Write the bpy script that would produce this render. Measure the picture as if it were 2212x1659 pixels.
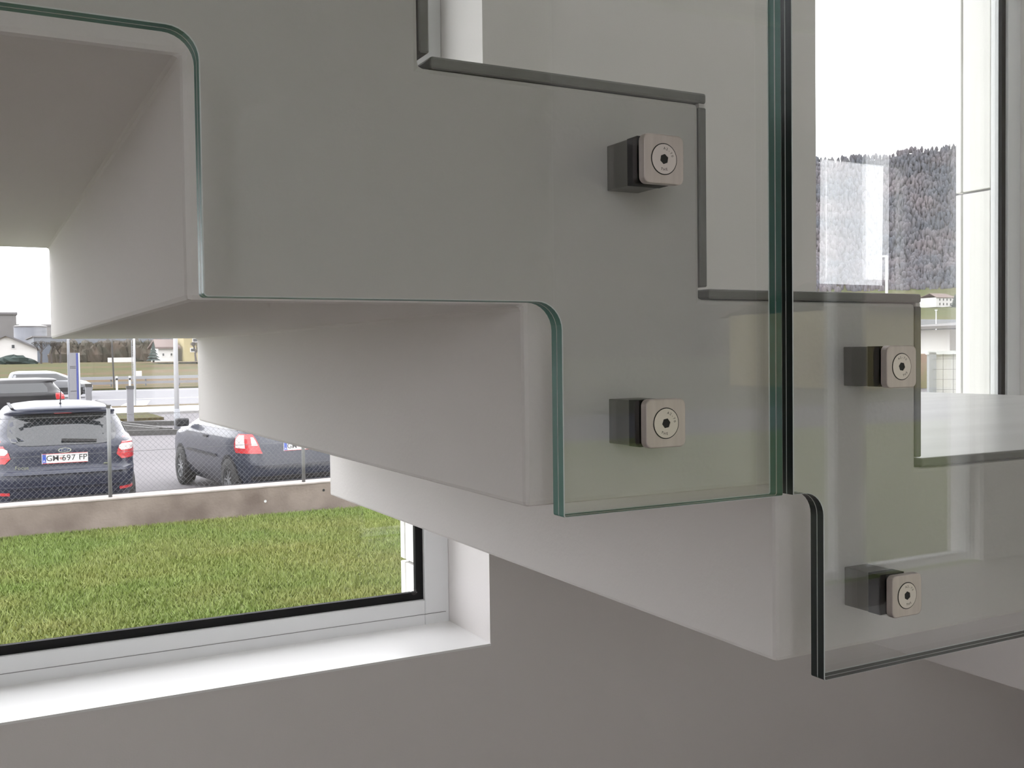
import bpy, bmesh, math, random
from mathutils import Vector, Matrix
import numpy as np
random.seed(7); rng = np.random.default_rng(7)
scene = bpy.context.scene
for o in list(bpy.data.objects): bpy.data.objects.remove(o)
C = scene.collection
EYE = 1.65          # camera height above the room floor; shapes below are laid out from eye level (z = 0) and lifted by EYE at the end

# ------------------------------------------------------------------ camera
YAW, PITCH, ROLL, FPX = math.radians(27.98), math.radians(-1.68), math.radians(-0.70), 2191.8
fwd = Vector((math.sin(YAW)*math.cos(PITCH), math.cos(YAW)*math.cos(PITCH), math.sin(PITCH)))
rgt = Vector((math.cos(YAW), -math.sin(YAW), 0)); up = rgt.cross(fwd)
r2 = math.cos(ROLL)*rgt + math.sin(ROLL)*up; u2 = -math.sin(ROLL)*rgt + math.cos(ROLL)*up
camd = bpy.data.cameras.new('camera'); cam = bpy.data.objects.new('camera', camd); C.objects.link(cam)
camd.sensor_fit = 'HORIZONTAL'; camd.sensor_width = 36.0; camd.lens = 36.0*FPX/2212.0
camd.clip_start = 0.02; camd.clip_end = 3000
cam.matrix_world = Matrix(((r2.x, u2.x, -fwd.x, 0), (r2.y, u2.y, -fwd.y, -0.7382), (r2.z, u2.z, -fwd.z, EYE), (0, 0, 0, 1)))
scene.camera = cam

# ------------------------------------------------------------------ overcast sky and exposure
world = bpy.data.worlds.new('overcast_sky'); scene.world = world; world.use_nodes = True
bgn = world.node_tree.nodes['Background']; bgn.inputs[0].default_value = (0.97, 0.985, 1.0, 1); bgn.inputs[1].default_value = 5.5
scene.view_settings.view_transform = 'Standard'; scene.view_settings.look = 'None'
scene.view_settings.exposure = 0.0; scene.view_settings.gamma = 1.0; scene.view_settings.use_curve_mapping = False
scene.cycles.max_bounces = 14; scene.cycles.diffuse_bounces = 8; scene.cycles.transparent_max_bounces = 24
scene.cycles.caustics_reflective = False; scene.cycles.caustics_refractive = False

# ------------------------------------------------------------------ materials
MATS = {}
def mat(name, col=(.8, .8, .8), rough=.6, metal=0.0, spec=.5, noise=None, bump=None, coat=0.0, emit=None):
    if name in MATS: return MATS[name]
    m = bpy.data.materials.new(name); m.use_nodes = True; MATS[name] = m
    nt = m.node_tree; b = nt.nodes['Principled BSDF']
    b.inputs['Base Color'].default_value = (*col, 1); b.inputs['Roughness'].default_value = rough
    b.inputs['Metallic'].default_value = metal; b.inputs['Specular IOR Level'].default_value = spec
    if coat: b.inputs['Coat Weight'].default_value = coat; b.inputs['Coat Roughness'].default_value = .03
    if emit: b.inputs['Emission Color'].default_value = (*emit[:3], 1); b.inputs['Emission Strength'].default_value = emit[3]
    tc = nt.nodes.new('ShaderNodeTexCoord')
    if noise:                      # (scale, colour2, low, high[, stretch])
        sc, c2, lo, hi = noise[:4]
        n = nt.nodes.new('ShaderNodeTexNoise'); n.inputs['Scale'].default_value = sc; n.inputs['Detail'].default_value = 6
        if len(noise) > 4:
            mp = nt.nodes.new('ShaderNodeMapping'); mp.inputs['Scale'].default_value = noise[4]
            nt.links.new(tc.outputs['Object'], mp.inputs[0]); nt.links.new(mp.outputs[0], n.inputs['Vector'])
        else: nt.links.new(tc.outputs['Object'], n.inputs['Vector'])
        rp = nt.nodes.new('ShaderNodeValToRGB')
        rp.color_ramp.elements[0].position = lo; rp.color_ramp.elements[0].color = (*col, 1)
        rp.color_ramp.elements[1].position = hi; rp.color_ramp.elements[1].color = (*c2, 1)
        nt.links.new(n.outputs['Fac'], rp.inputs[0]); nt.links.new(rp.outputs[0], b.inputs['Base Color'])
    if bump:                       # (scale, strength, distance)
        n2 = nt.nodes.new('ShaderNodeTexNoise'); n2.inputs['Scale'].default_value = bump[0]; n2.inputs['Detail'].default_value = 5
        nt.links.new(tc.outputs['Object'], n2.inputs['Vector'])
        bp = nt.nodes.new('ShaderNodeBump'); bp.inputs['Strength'].default_value = bump[1]; bp.inputs['Distance'].default_value = bump[2]
        nt.links.new(n2.outputs['Fac'], bp.inputs['Height']); nt.links.new(bp.outputs[0], b.inputs['Normal'])
    return m
def pane_mat(name, tint, ior=1.5):
    """clear flat glass: what is behind shows tinted, the surface mirrors by Fresnel's law"""
    m = bpy.data.materials.new(name); m.use_nodes = True; MATS[name] = m; nt = m.node_tree
    for n in list(nt.nodes): nt.nodes.remove(n)
    out = nt.nodes.new('ShaderNodeOutputMaterial'); mx = nt.nodes.new('ShaderNodeMixShader')
    tr = nt.nodes.new('ShaderNodeBsdfTransparent'); tr.inputs[0].default_value = (*tint, 1)
    gl = nt.nodes.new('ShaderNodeBsdfGlossy'); gl.inputs['Roughness'].default_value = 0.0
    fr = nt.nodes.new('ShaderNodeFresnel'); ge = nt.nodes.new('ShaderNodeNewGeometry')
    mr = nt.nodes.new('ShaderNodeMapRange'); mr.inputs['To Min'].default_value = ior; mr.inputs['To Max'].default_value = 1.0/ior
    nt.links.new(ge.outputs['Backfacing'], mr.inputs['Value']); nt.links.new(mr.outputs[0], fr.inputs['IOR'])
    nt.links.new(fr.outputs[0], mx.inputs[0]); nt.links.new(tr.outputs[0], mx.inputs[1]); nt.links.new(gl.outputs[0], mx.inputs[2])
    nt.links.new(mx.outputs[0], out.inputs[0])
    return m
M_PLASTER = mat('white_plaster', (.80, .772, .762), .9, bump=(260, .12, .002))
M_CONC = mat('painted_concrete', (.80, .772, .762), .85, bump=(180, .15, .002))
M_CEIL = mat('ceiling_paint', (.82, .82, .81), .95)
M_FLOOR = mat('floor_tile', (.40, .36, .34), .35, noise=(3, (.34, .31, .30), .35, .65))
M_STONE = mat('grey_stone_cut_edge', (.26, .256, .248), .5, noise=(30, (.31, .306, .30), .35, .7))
M_STONET = mat('grey_stone_dusty_sheen_top', (.46, .45, .44), .28, noise=(3.5, (.56, .55, .54), .35, .7, (.5, 4, 1)))  # dusty stone, lightened and streaked to stand in for window sheen
M_FRAME = mat('white_window_frame', (.80, .81, .82), .35)
M_SILL = mat('white_sill', (.93, .93, .93), .3)
M_RUBBER = mat('black_gasket', (.010, .010, .011), .7, spec=.2)
M_METAL = mat('brushed_steel', (.68, .615, .60), .45, 1.0, noise=(140, (.60, .54, .53), .3, .7, (1, 1, .05)))
M_BLOCK = mat('milled_steel_block', (.26, .255, .24), .5, 1.0)
M_SCREW = mat('screw_steel', (.74, .68, .67), .38, 1.0)
M_DARK = mat('dark_recess', (.02, .02, .02), .6)
M_PANE = pane_mat('window_glass', (.976, .973, .976))
M_BAL = pane_mat('balustrade_glass', (.945, .952, .946))
M_EDGE_A = mat('glass_edge_lit_teal', (.075, .205, .175), .45, spec=.25)  # same glass; teal stands in for light carried through the short pane
M_EDGE_B = mat('glass_edge_unlit', (.008, .014, .013), .3, spec=.3)  # same glass; light lost along the longer pane is put in as black
M_ARRIS = mat('ground_glass_arris', (.75, .8, .79), .35)
M_LAYER = mat('clear_interlayer', (.55, .6, .59), .4)
M_CLAD = mat('white_cladding', (.84, .83, .80), .45)
M_JOINT = mat('dark_joint', (.25, .25, .25), .8)
M_WALLC = mat('weathered_concrete', (.225, .185, .16), .9, noise=(2.6, (.12, .092, .078), .38, .68), bump=(35, .3, .01))
M_WCAP = mat('pale_concrete_top', (.33, .295, .275), .85, noise=(6, (.25, .22, .205), .4, .7))
M_STEELG = mat('galvanised_grey', (.17, .175, .18), .5, .3)
M_WIRE = mat('galvanised_wire', (.11, .112, .118), .6, .2)
M_ASPH = mat('damp_asphalt', (.138, .130, .137), .8, spec=.2, noise=(.5, (.118, .112, .118), .35, .7), bump=(90, .2, .01))
M_ROAD = mat('wet_road', (.098, .097, .108), .7, spec=.25, noise=(.25, (.115, .115, .125), .35, .7, (.2, 1, 1)))
M_PAVE = mat('pale_pavement', (.34, .33, .32), .8)
M_MARK = mat('white_paint', (.5, .5, .5), .6)
M_KERB = mat('dark_kerb', (.06, .058, .055), .8)
M_WHITE = mat('white_render', (.55, .54, .53), .85)
M_POLE = mat('pale_pole', (.26, .27, .29), .5)
M_POLEW = mat('white_pole', (.55, .56, .57), .45)

# ------------------------------------------------------------------ mesh helpers
class MB:
    def __init__(self): self.v = []; self.f = []; self.mi = []
    def quad(self, *idx, m=0): self.f.append(idx); self.mi.append(m)
    def box(self, x0, x1, y0, y1, z0, z1, m=0):
        b = len(self.v)
        self.v += [(x0, y0, z0), (x1, y0, z0), (x1, y1, z0), (x0, y1, z0), (x0, y0, z1), (x1, y0, z1), (x1, y1, z1), (x0, y1, z1)]
        for q in ((0, 3, 2, 1), (4, 5, 6, 7), (0, 1, 5, 4), (1, 2, 6, 5), (2, 3, 7, 6), (3, 0, 4, 7)):
            self.f.append(tuple(b+i for i in q)); self.mi.append(m)
        return self
    def obox(self, c, ax, ay, az, m=0):     # oriented box, half axes
        b = len(self.v); c, ax, ay, az = map(Vector, (c, ax, ay, az))
        for sz in (-1, 1):
            for sx, sy in ((-1, -1), (1, -1), (1, 1), (-1, 1)): self.v.append(tuple(c+sx*ax+sy*ay+sz*az))
        for q in ((0, 3, 2, 1), (4, 5, 6, 7), (0, 1, 5, 4), (1, 2, 6, 5), (2, 3, 7, 6), (3, 0, 4, 7)):
            self.f.append(tuple(b+i for i in q)); self.mi.append(m)
        return self
    def tube(self, p0, p1, r0, r1=None, n=8, cap=True, m=0):
        r1 = r0 if r1 is None else r1; p0, p1 = Vector(p0), Vector(p1); d = (p1-p0).normalized()
        a = d.orthogonal().normalized(); b_ = d.cross(a); b = len(self.v)
        for p, r in ((p0, r0), (p1, r1)):
            for k in range(n):
                t = 2*math.pi*k/n; self.v.append(tuple(p+r*(math.cos(t)*a+math.sin(t)*b_)))
        for k in range(n):
            self.f.append((b+k, b+(k+1) % n, b+n+(k+1) % n, b+n+k)); self.mi.append(m)
        if cap:
            self.f.append(tuple(b+k for k in reversed(range(n)))); self.f.append(tuple(b+n+k for k in range(n))); self.mi += [m, m]
        return self
    def prism(self, poly, y0, y1, m=0):     # poly in (x,z), counter-clockwise seen from -y
        b = len(self.v); n = len(poly)
        self.v += [(x, y0, z) for x, z in poly] + [(x, y1, z) for x, z in poly]
        self.f.append(tuple(b+i for i in range(n))); self.f.append(tuple(b+n+i for i in reversed(range(n)))); self.mi += [m, m]
        for i in range(n):
            j = (i+1) % n; self.f.append((b+j, b+i, b+n+i, b+n+j)); self.mi.append(m)
        return self
def link(o, parent):
    C.objects.link(o)
    if parent is not None: o.parent = parent
    return o
def mesh(name, mb, mats, parent=None, local=False, smooth=False):
    """one mesh object; world coordinates unless local, its origin at its thing's origin"""
    me = bpy.data.meshes.new(name)
    off = Vector((0, 0, 0)) if (parent is None or local) else wloc(parent)
    me.from_pydata([tuple(Vector(p)-off) for p in mb.v], [], mb.f)
    mats = mats if isinstance(mats, (list, tuple)) else [mats]
    for m in mats: me.materials.append(m)
    if any(mb.mi): me.polygons.foreach_set('material_index', mb.mi)
    if smooth: me.polygons.foreach_set('use_smooth', [True]*len(me.polygons))
    me.update()
    return link(bpy.data.objects.new(name, me), parent)
def wloc(o):
    v = Vector((0, 0, 0))
    while o is not None: v += o.location; o = o.parent
    return v
def tag(o, label=None, cat=None, group=None, kind=None):
    if label: o['label'] = label
    if cat: o['category'] = cat
    if group: o['group'] = group
    if kind: o['kind'] = kind
    return o
def thing(name, label, cat, loc=(0, 0, 0), rz=0, group=None, kind=None):
    o = bpy.data.objects.new(name, None); o.empty_display_size = .1; C.objects.link(o)
    o.location = loc; o.rotation_euler = (0, 0, rz)
    return tag(o, label, cat, group, kind)
def recalc(o):
    bm = bmesh.new(); bm.from_mesh(o.data); bmesh.ops.recalc_face_normals(bm, faces=bm.faces); bm.to_mesh(o.data); bm.free(); return o
def bevel(o, off, seg=2):
    bm = bmesh.new(); bm.from_mesh(o.data); bmesh.ops.recalc_face_normals(bm, faces=bm.faces)
    bmesh.ops.bevel(bm, geom=[e for e in bm.edges if e.calc_face_angle(0) > .3], offset=off, segments=seg, profile=.5, affect='EDGES')
    bm.to_mesh(o.data); bm.free(); return o
def text_mesh(s, size, depth=.0):
    cu = bpy.data.curves.new('lettering', 'FONT'); cu.body = s; cu.size = size; cu.align_x = 'CENTER'; cu.align_y = 'CENTER'; cu.extrude = depth; cu.resolution_u = 3; cu.offset = size*.007
    o = bpy.data.objects.new('lettering', cu); C.objects.link(o)
    bpy.context.view_layer.update()
    me = bpy.data.meshes.new_from_object(o.evaluated_get(bpy.context.evaluated_depsgraph_get()))
    bpy.data.objects.remove(o); bpy.data.curves.remove(cu); me.name = 'lettering'
    return me

# ------------------------------------------------------------------ the room
YW = 1.40            # inner face of the window wall
W1 = (-1.05, 1.069, -.689, 1.75)     # window openings: x0, x1, z0, z1
W2 = (2.116, 3.336, -.689, 1.75)
RX0, RX1, RY0, ZF, ZC = -3.4, 10.3, -4.6, -EYE, 2.6
wb = MB()
wb.box(RX0-.3, W1[0], YW, 1.76, ZF-.4, ZC); wb.box(W1[1], W2[0], YW, 1.76, ZF-.4, ZC); wb.box(W2[1], RX1+.3, YW, 1.76, ZF-.4, ZC)
for w in (W1, W2):
    wb.box(w[0], w[1], YW, 1.76, ZF-.4, w[2]); wb.box(w[0], w[1], YW, 1.76, w[3], ZC)
wall_back = tag(mesh('wall_back', wb, M_PLASTER), 'white plastered wall with two tall windows behind the stair', kind='structure')
tag(mesh('floor', MB().box(RX0, RX1, RY0, YW, ZF-.1, ZF), M_FLOOR), 'grey tiled floor of the stair hall', kind='structure')
SK = (.95, 3.1, .25, 1.08)             # rooflight added over the stair to brighten the upper wall
ce = MB(); ce.box(RX0-.3, SK[0], RY0-.3, 1.76, ZC, ZC+.2); ce.box(SK[1], RX1+.3, RY0-.3, 1.76, ZC, ZC+.2); ce.box(SK[0], SK[1], RY0-.3, SK[2], ZC, ZC+.2); ce.box(SK[0], SK[1], SK[3], 1.76, ZC, ZC+.2)
tag(mesh('ceiling', ce, M_CEIL), 'white ceiling above the stair hall', kind='structure')
wl = MB().box(RX0-.3, RX0, RY0-.3, YW, ZF, ZC)
tag(mesh('wall_left', wl, M_PLASTER), 'white end wall on the upstairs side', kind='structure')
tag(mesh('wall_right', MB().box(RX1, RX1+.3, RY0-.3, YW, ZF, ZC), M_PLASTER), 'white end wall beyond the landing', kind='structure')
W3 = (3.05, 6.9, ZF, 2.3); W4 = (8.60, 10.2, ZF, 2.3); WFILL = (-3.1, -.9, -.5, 1.7)
wf = MB(); wf.box(RX0, WFILL[0], RY0-.3, RY0, ZF, ZC); wf.box(WFILL[1], W3[0], RY0-.3, RY0, ZF, ZC); wf.box(WFILL[0], WFILL[1], RY0-.3, RY0, ZF, WFILL[2]); wf.box(WFILL[0], WFILL[1], RY0-.3, RY0, WFILL[3], ZC); wf.box(W3[1], W4[0], RY0-.3, RY0, ZF, ZC); wf.box(W4[1], RX1, RY0-.3, RY0, ZF, ZC)
wf.box(W3[0], W3[1], RY0-.3, RY0, W3[3], ZC); wf.box(W4[0], W4[1], RY0-.3, RY0, W4[3], ZC)
tag(mesh('wall_front', wf, M_PLASTER), 'white wall behind the viewer with tall glazing', kind='structure')

def window(n, x0, x1, z0, z1, label):
    """fixed window in the back wall: frame members, gaskets, two panes, inner sill"""
    w = thing('window_%d' % n, label, None, (x0, YW, z0), kind='structure')
    yf0, yf1, fw = 1.633, 1.705, .067
    for nm, b in (('frame_stile', (x0, x0+fw, z0, z1)), ('frame_stile', (x1-fw, x1, z0, z1)), ('frame_rail', (x0+fw, x1-fw, z0, z0+fw)), ('frame_rail', (x0+fw, x1-fw, z1-fw, z1))):
        mb = MB().box(b[0], b[1], yf0, yf1, b[2], b[3])
        bevel(mesh(nm, mb, M_FRAME, w), .003, 2)
    # thin shadow groove along the lower rail
    mesh('rail_groove', MB().box(x0+.01, x1-.01, yf0-.0012, yf0, z0+.030, z0+.0312), M_JOINT, w)
    g = .020
    for b in ((x0+fw, x0+fw+g, z0+fw, z1-fw), (x1-fw-g, x1-fw, z0+fw, z1-fw), (x0+fw+g, x1-fw-g, z0+fw, z0+fw+g), (x0+fw+g, x1-fw-g, z1-fw-g, z1-fw)):
        mesh('gasket', MB().box(b[0], b[1], yf0+.012, yf0+.026, b[2], b[3]), M_RUBBER, w)
    for y in (yf0+.026, yf0+.050):
        mesh('pane', MB().box(x0+fw, x1-fw, y, y+.005, z0+fw, z1-fw), M_PANE, w)
    s = mesh('window_sill', MB().box(x0, x1, YW-.004, yf0, z0-.001, z0+.004), M_SILL, w)
    return w
window(1, *W1, 'wide white framed window seen beneath the stair')
window(2, *W2, 'tall white framed window above the landing')
# outer reveals clad in white panels, joint lines between them (children of the wall)
for xr, zj, ya, yb in ((1.002, -.545, 1.762, 1.797), (3.269, .577, 1.822, 1.852)):
    for z0, z1 in ((-1.1, zj-.004), (zj+.004, 1.9)):
        bevel(mesh('cladding_panel', MB().box(xr, xr+.09, 1.706, ya, z0, z1), M_CLAD, wall_back), .002, 1)
        bevel(mesh('cladding_panel', MB().box(xr, xr+.6, ya+.007, yb, z0, z1), M_CLAD, wall_back), .002, 1)
    mesh('joint_backing', MB().box(xr+.012, xr+.5, 1.7061, ya+.008, -1.1, 1.9), M_JOINT, wall_back)
tag(mesh('clear_plug', MB().tube((.975, 1.655, -.60), (.975, 1.640, -.60), .008, n=14), M_PANE), 'small clear plastic suction hook in the lower window corner', 'hook')

rl = thing('window_6', 'flat rooflight added above the landing to light the upper wall', None, (SK[0], SK[2], ZC+.2), kind='structure')
for b in ((SK[0], SK[1], SK[2], SK[2]+.08), (SK[0], SK[1], SK[3]-.08, SK[3]), (SK[0], SK[0]+.08, SK[2]+.08, SK[3]-.08), (SK[1]-.08, SK[1], SK[2]+.08, SK[3]-.08)):
    mesh('frame_rail', MB().box(*b, ZC+.2, ZC+.28), M_FRAME, rl)
mesh('pane', MB().box(SK[0]+.08, SK[1]-.08, SK[2]+.08, SK[3]-.08, ZC+.22, ZC+.226), M_PANE, rl)
def glazing(name, label, xs, z0, z1, y, postw=.10, yoff=-.18):
    g = thing(name, label, None, (xs[0][0], y, z0), kind='structure')
    for i, x in enumerate(xs): mesh('frame_post', MB().box(x[0], x[1], y+yoff, y+yoff+.1, z0, z1), M_FRAME, g)
    for (a, b) in zip(xs[:-1], xs[1:]):
        mesh('frame_rail', MB().box(a[1], b[0], y+yoff, y+yoff+.08, z0, z0+.06), M_FRAME, g)
        mesh('frame_rail', MB().box(a[1], b[0], y+yoff, y+yoff+.08, z1-.06, z1), M_FRAME, g)
        mesh('pane', MB().box(a[1], b[0], y+yoff+.035, y+yoff+.04, z0+.06, z1-.06), M_PANE, g)
glazing('window_3', 'full height glazing behind the viewer', [(3.05, 3.11), (5.44, 5.72), (6.84, 6.9)], W3[2], W3[3], RY0)
glazing('window_4', 'narrow full height glazed door behind the viewer', [(8.60, 8.66), (10.14, 10.2)], W4[2], W4[3], RY0)
glazing('window_5', 'added fill light window behind the viewer on the upstairs side', [(-3.1, -3.04), (-2.03, -1.97), (-.96, -.9)], WFILL[2], WFILL[3], RY0)  # unseen window, added to light the side of the stair

# ------------------------------------------------------------------ the stair
YS = 1.381
RB = [-.41, -.137, .1334, .4032, .6764]                       # backs of the risers
SZ = [.556, .3837, .2118, .0399, -.1278, -.3002]              # undersides between them
TT, RT, LX = .010, .009, 2.25                                 # slab thicknesses, end of the landing
treads = [(-.229, .047, .5887), (.047, .3225, .412), (.3225, .5964, .2353), (.5964, .879, .0579), (.879, LX, -.1147)]
stair = thing('staircase', 'white concrete folded staircase with grey stone treads and stepped underside', 'staircase', (.68, .69, -.757))
pts = [(-.42, SZ[0])]
for x, z0, z1 in zip(RB, SZ[:-1], SZ[1:]): pts += [(x, z0), (x, z1)]
pts += [(2.03, SZ[5]), (2.03, -.757), (LX-RT, -.757), (LX-RT, -.1147-TT)]
for (a, b, z), prv in zip(reversed(treads[1:]), reversed(treads[:-1])): pts += [(a-RT, z-TT), (a-RT, prv[2]-TT)]
pts += [(-.229, .5887-TT), (-.42, .5887-TT)]
body = mesh('stair_body', MB().prism(pts, 0.0, YS), M_CONC, stair); bevel(body, .0045, 2)
for i, (a, b, z) in enumerate(treads):
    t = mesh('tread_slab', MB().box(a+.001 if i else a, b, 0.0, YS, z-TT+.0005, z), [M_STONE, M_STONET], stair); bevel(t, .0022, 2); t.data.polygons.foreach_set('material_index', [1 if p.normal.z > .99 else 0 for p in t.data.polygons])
for (a, b, z), nxt in zip(treads[:-1], treads[1:]):
    r_ = mesh('riser_slab', MB().box(b-RT+.0005, b, 0.0, YS, nxt[2]+.0015, z-TT-.003), M_STONE, stair); bevel(r_, .0012, 1)
    mesh('joint_filler', MB().box(b-RT+.001, b-.0015, 0.001, YS-.001, z-TT-.0032, z-TT+.0005), M_CONC, stair)
# lower flight from the landing down to the floor
NL, dX, dZ = 9, .2775, (EYE-.1147)/9
lo = [(LX-RT, -.757+.02)]
for k in range(1, NL-1):
    if -.30-dZ*k > ZF: lo += [(LX-.20+dX*k, max(ZF, -.30-dZ*(k-1))), (LX-.20+dX*k, max(ZF, -.30-dZ*k))]
lo = [(LX-RT, -.1147-TT), (LX-RT, -.30-dZ)] + [p for p in lo[1:] if p[0] > LX and p[1] < -.30-dZ+1e-6]
lo += [(lo[-1][0], ZF), (LX+dX*(NL-1)-RT, ZF)]
for k in range(NL-1, 0, -1): lo += [(LX+dX*k-RT, -.1147-dZ*k-TT), (LX+dX*(k-1)-RT, -.1147-dZ*k-TT)]
mesh('lower_flight_body', MB().prism(lo, 0.0, YS), M_CONC, stair)
for k in range(1, NL):
    mesh('tread_slab', MB().box(LX+dX*(k-1)+.001, LX+dX*k, 0.0, YS, -.1147-dZ*k-TT+.0005, -.1147-dZ*k), M_STONET, stair)
for k in range(NL):
    mesh('riser_slab', MB().box(LX+dX*k-RT+.0005, LX+dX*k, 0.0, YS, max(ZF, -.1147-dZ*(k+1)+.0015), -.1147-dZ*k-TT-.003), M_STONE, stair)

# ------------------------------------------------------------------ laminated glass panels
def round_poly(pts, radii, seg=8):
    out = []; n = len(pts)
    for i in range(n):
        p = Vector(pts[i]); a = Vector(pts[i-1]); b = Vector(pts[(i+1) % n]); r = radii.get(i, 0)
        if r <= 0: out.append(tuple(p)); continue
        u = (a-p).normalized(); v = (b-p).normalized(); ang = u.angle(v); d = r/math.tan(ang/2)
        c = p+(u+v).normalized()*(r/math.sin(ang/2)); s = p+u*d; e = p+v*d
        a0 = math.atan2(s.y-c.y, s.x-c.x); a1 = math.atan2(e.y-c.y, e.x-c.x); da = (a1-a0+math.pi) % (2*math.pi)-math.pi
        out += [(c.x+r*math.cos(a0+da*k/seg), c.y+r*math.sin(a0+da*k/seg)) for k in range(seg+1)]
    return out
def inset(poly, d):
    n = len(poly); out = []
    for i in range(n):
        p = Vector(poly[i]); u = (p-Vector(poly[i-1])).normalized(); v = (Vector(poly[(i+1) % n])-p).normalized()
        nu = Vector((-u.y, u.x)); nv = Vector((-v.y, v.x)); m = (nu+nv); m = m/max(.3, m.length_squared)*2
        out.append(tuple(p+m*d))
    return out
def glass_panel(name, label, poly, edge):
    g = thing(name, label, 'glass panel', (poly[0][0], -.0545, min(z for x, z in poly)), group='laminated glass balustrade panels')
    ins = inset(poly, .0007); n = len(poly)
    for y_out, y_in, s in ((-.063, -.0550, 1), (-.046, -.0540, -1)):
        mb = MB(); yc = y_out+.0006*s
        mb.v = [(x, y_out, z) for x, z in ins]+[(x, yc, z) for x, z in poly]+[(x, y_in, z) for x, z in poly]
        mb.f.append(tuple(range(n)) if s > 0 else tuple(reversed(range(n)))); mb.mi.append(0)
        for i in range(n):
            j = (i+1) % n
            for k, m in ((0, 2), (1, 1)):
                q = (k*n+j, k*n+i, (k+1)*n+i, (k+1)*n+j)
                mb.f.append(q if s > 0 else q[::-1]); mb.mi.append(m)
        mesh('glass_sheet', mb, [M_BAL, edge, M_ARRIS], g)
    mb = MB(); q_ = inset(poly, .0002)
    mb.v = [(x, -.0550, z) for x, z in q_]+[(x, -.0540, z) for x, z in q_]
    for i in range(n): mb.f.append(((i+1) % n, i, n+i, n+(i+1) % n)); mb.mi.append(0)
    mesh('interlayer', mb, M_LAYER, g)
    return g
pa = [(-.407, .3837), (-.137, .3837), (-.137, .2118), (.1334, .2118), (.1334, .0399), (.4032, .0399), (.4032, -.1278), (.628, -.1278), (.628, 1.35), (-.407, 1.35)]
glass_panel('glass_balustrade_panel', 'clear laminated glass balustrade panel with green edges along the upper steps', round_poly(pa, {1: .02, 2: .003, 3: .02, 4: .003, 5: .022, 6: .002, 7: .002}), M_EDGE_A)
pb = [(.640, -.1278), (.6764, -.1278), (.6764, -.3002), (2.2, -.3002), (2.2, 1.05), (.640, 1.2)]
glass_panel('glass_balustrade_panel', 'clear laminated glass balustrade panel with edges painted unlit dark along the landing', round_poly(pb, {1: .022, 2: .002}), M_EDGE_B)

# ------------------------------------------------------------------ square glass clamps
def rsq(h, r, seg=5):
    return round_poly([(-h, -h), (h, -h), (h, h), (-h, h)], {0: r, 1: r, 2: r, 3: r}, seg)
LET = {}
def clamp(cx, cz, label, spin, bx, bz):
    t = thing('glass_clamp', label, 'glass clamp', (cx, -.035, cz-.02), group='square steel glass clamps on the stair side')
    h, hx_, hz_ = .0198, .016, .0192          # cap half size, spacer half width and height
    b = mesh('spacer_block', MB().box(bx-hx_, bx+hx_, -.0310, 0.0, bz-hz_, bz+hz_), M_BLOCK, t); bevel(b, .0006, 1)
    mesh('inner_gasket', MB().box(bx-hx_-.0002, bx+hx_+.0002, -.0459, -.0311, bz-hz_-.0002, bz+hz_+.0002), M_RUBBER, t)
    fx, fz = cx, cz
    mesh('outer_gasket', MB().prism([(fx+x*.97, fz+z*.97) for x, z in rsq(h, .005)], -.0642, -.0631), M_RUBBER, t)
    mb = MB(); ring0 = rsq(h, .0055); n = len(ring0)
    lay = [(1.0, -.0643), (1.0, -.0702), (.985, -.0708), (.955, -.0710)]
    for s, y in lay: mb.v += [(fx+x*s, y, fz+z*s) for x, z in ring0]
    for k in range(3):
        for i in range(n): mb.f.append((k*n+i, (k+1)*n+i, (k+1)*n+(i+1) % n, k*n+(i+1) % n)); mb.mi.append(0)
    mb.f.append(tuple(3*n+i for i in range(n))); mb.mi.append(0)
    cp = mesh('cap_plate', mb, M_METAL, t); recalc(cp)
    N = 36; ro, rg, rh = .0120, .0128, .0042; yb = -.0711
    circ = lambda r, k: (fx+r*math.cos(2*math.pi*k/N), fz+r*math.sin(2*math.pi*k/N))
    mb = MB(); mb.v = [(circ(rg, k)[0], yb, circ(rg, k)[1]) for k in range(N)]; mb.f = [tuple(range(N))]; mb.mi = [0]
    sc = mesh('screw', MB_screw(fx, fz, ro, rh, spin), [M_SCREW, M_DARK], t)
    mesh('countersink_gap', mb, M_DARK, sc)
    for s, a0, da in (('A2-70', 68, -17), ('THE', 232, 17)):
        for k, ch in enumerate(s):
            if ch not in LET: LET[ch] = text_mesh(ch, .0030)
            o = bpy.data.objects.new('lettering', LET[ch]); link(o, sc)
            if not o.data.materials: o.data.materials.append(M_DARK)
            a = math.radians(a0+da*k)+spin; up_a = a-math.pi/2 if s == 'A2-70' else a+math.pi/2
            o.matrix_local = Matrix.Translation(Vector((fx+.0085*math.cos(a), -.07145, fz+.0085*math.sin(a)))-wloc(sc)) @ Matrix.Rotation(math.pi/2, 4, 'X') @ Matrix.Rotation(up_a, 4, 'Z')
    return t
def MB_screw(fx, fz, ro, rh, spin):
    mb = MB(); N = 36; yb = -.0714; yr = -.0668
    hexp = [(fx+rh*math.cos(spin+math.pi/3*k), fz+rh*math.sin(spin+math.pi/3*k)) for k in range(6)]
    hx = []
    for k in range(6):
        for j in range(6):
            a, b = hexp[k], hexp[(k+1) % 6]; hx.append((a[0]+(b[0]-a[0])*j/6, a[1]+(b[1]-a[1])*j/6))
    out = [(fx+ro*math.cos(spin+2*math.pi*k/N), fz+ro*math.sin(spin+2*math.pi*k/N)) for k in range(N)]
    mb.v = [(x, yb, z) for x, z in out]+[(x, yb, z) for x, z in hx]+[(x, yr, z) for x, z in hx]
    for i in range(N):
        j = (i+1) % N
        mb.quad(i, j, N+j, N+i); mb.quad(N+i, N+j, 2*N+j, 2*N+i, m=0)
    mb.f.append(tuple(2*N+i for i in range(N))); mb.mi.append(1)
    return mb
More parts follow.
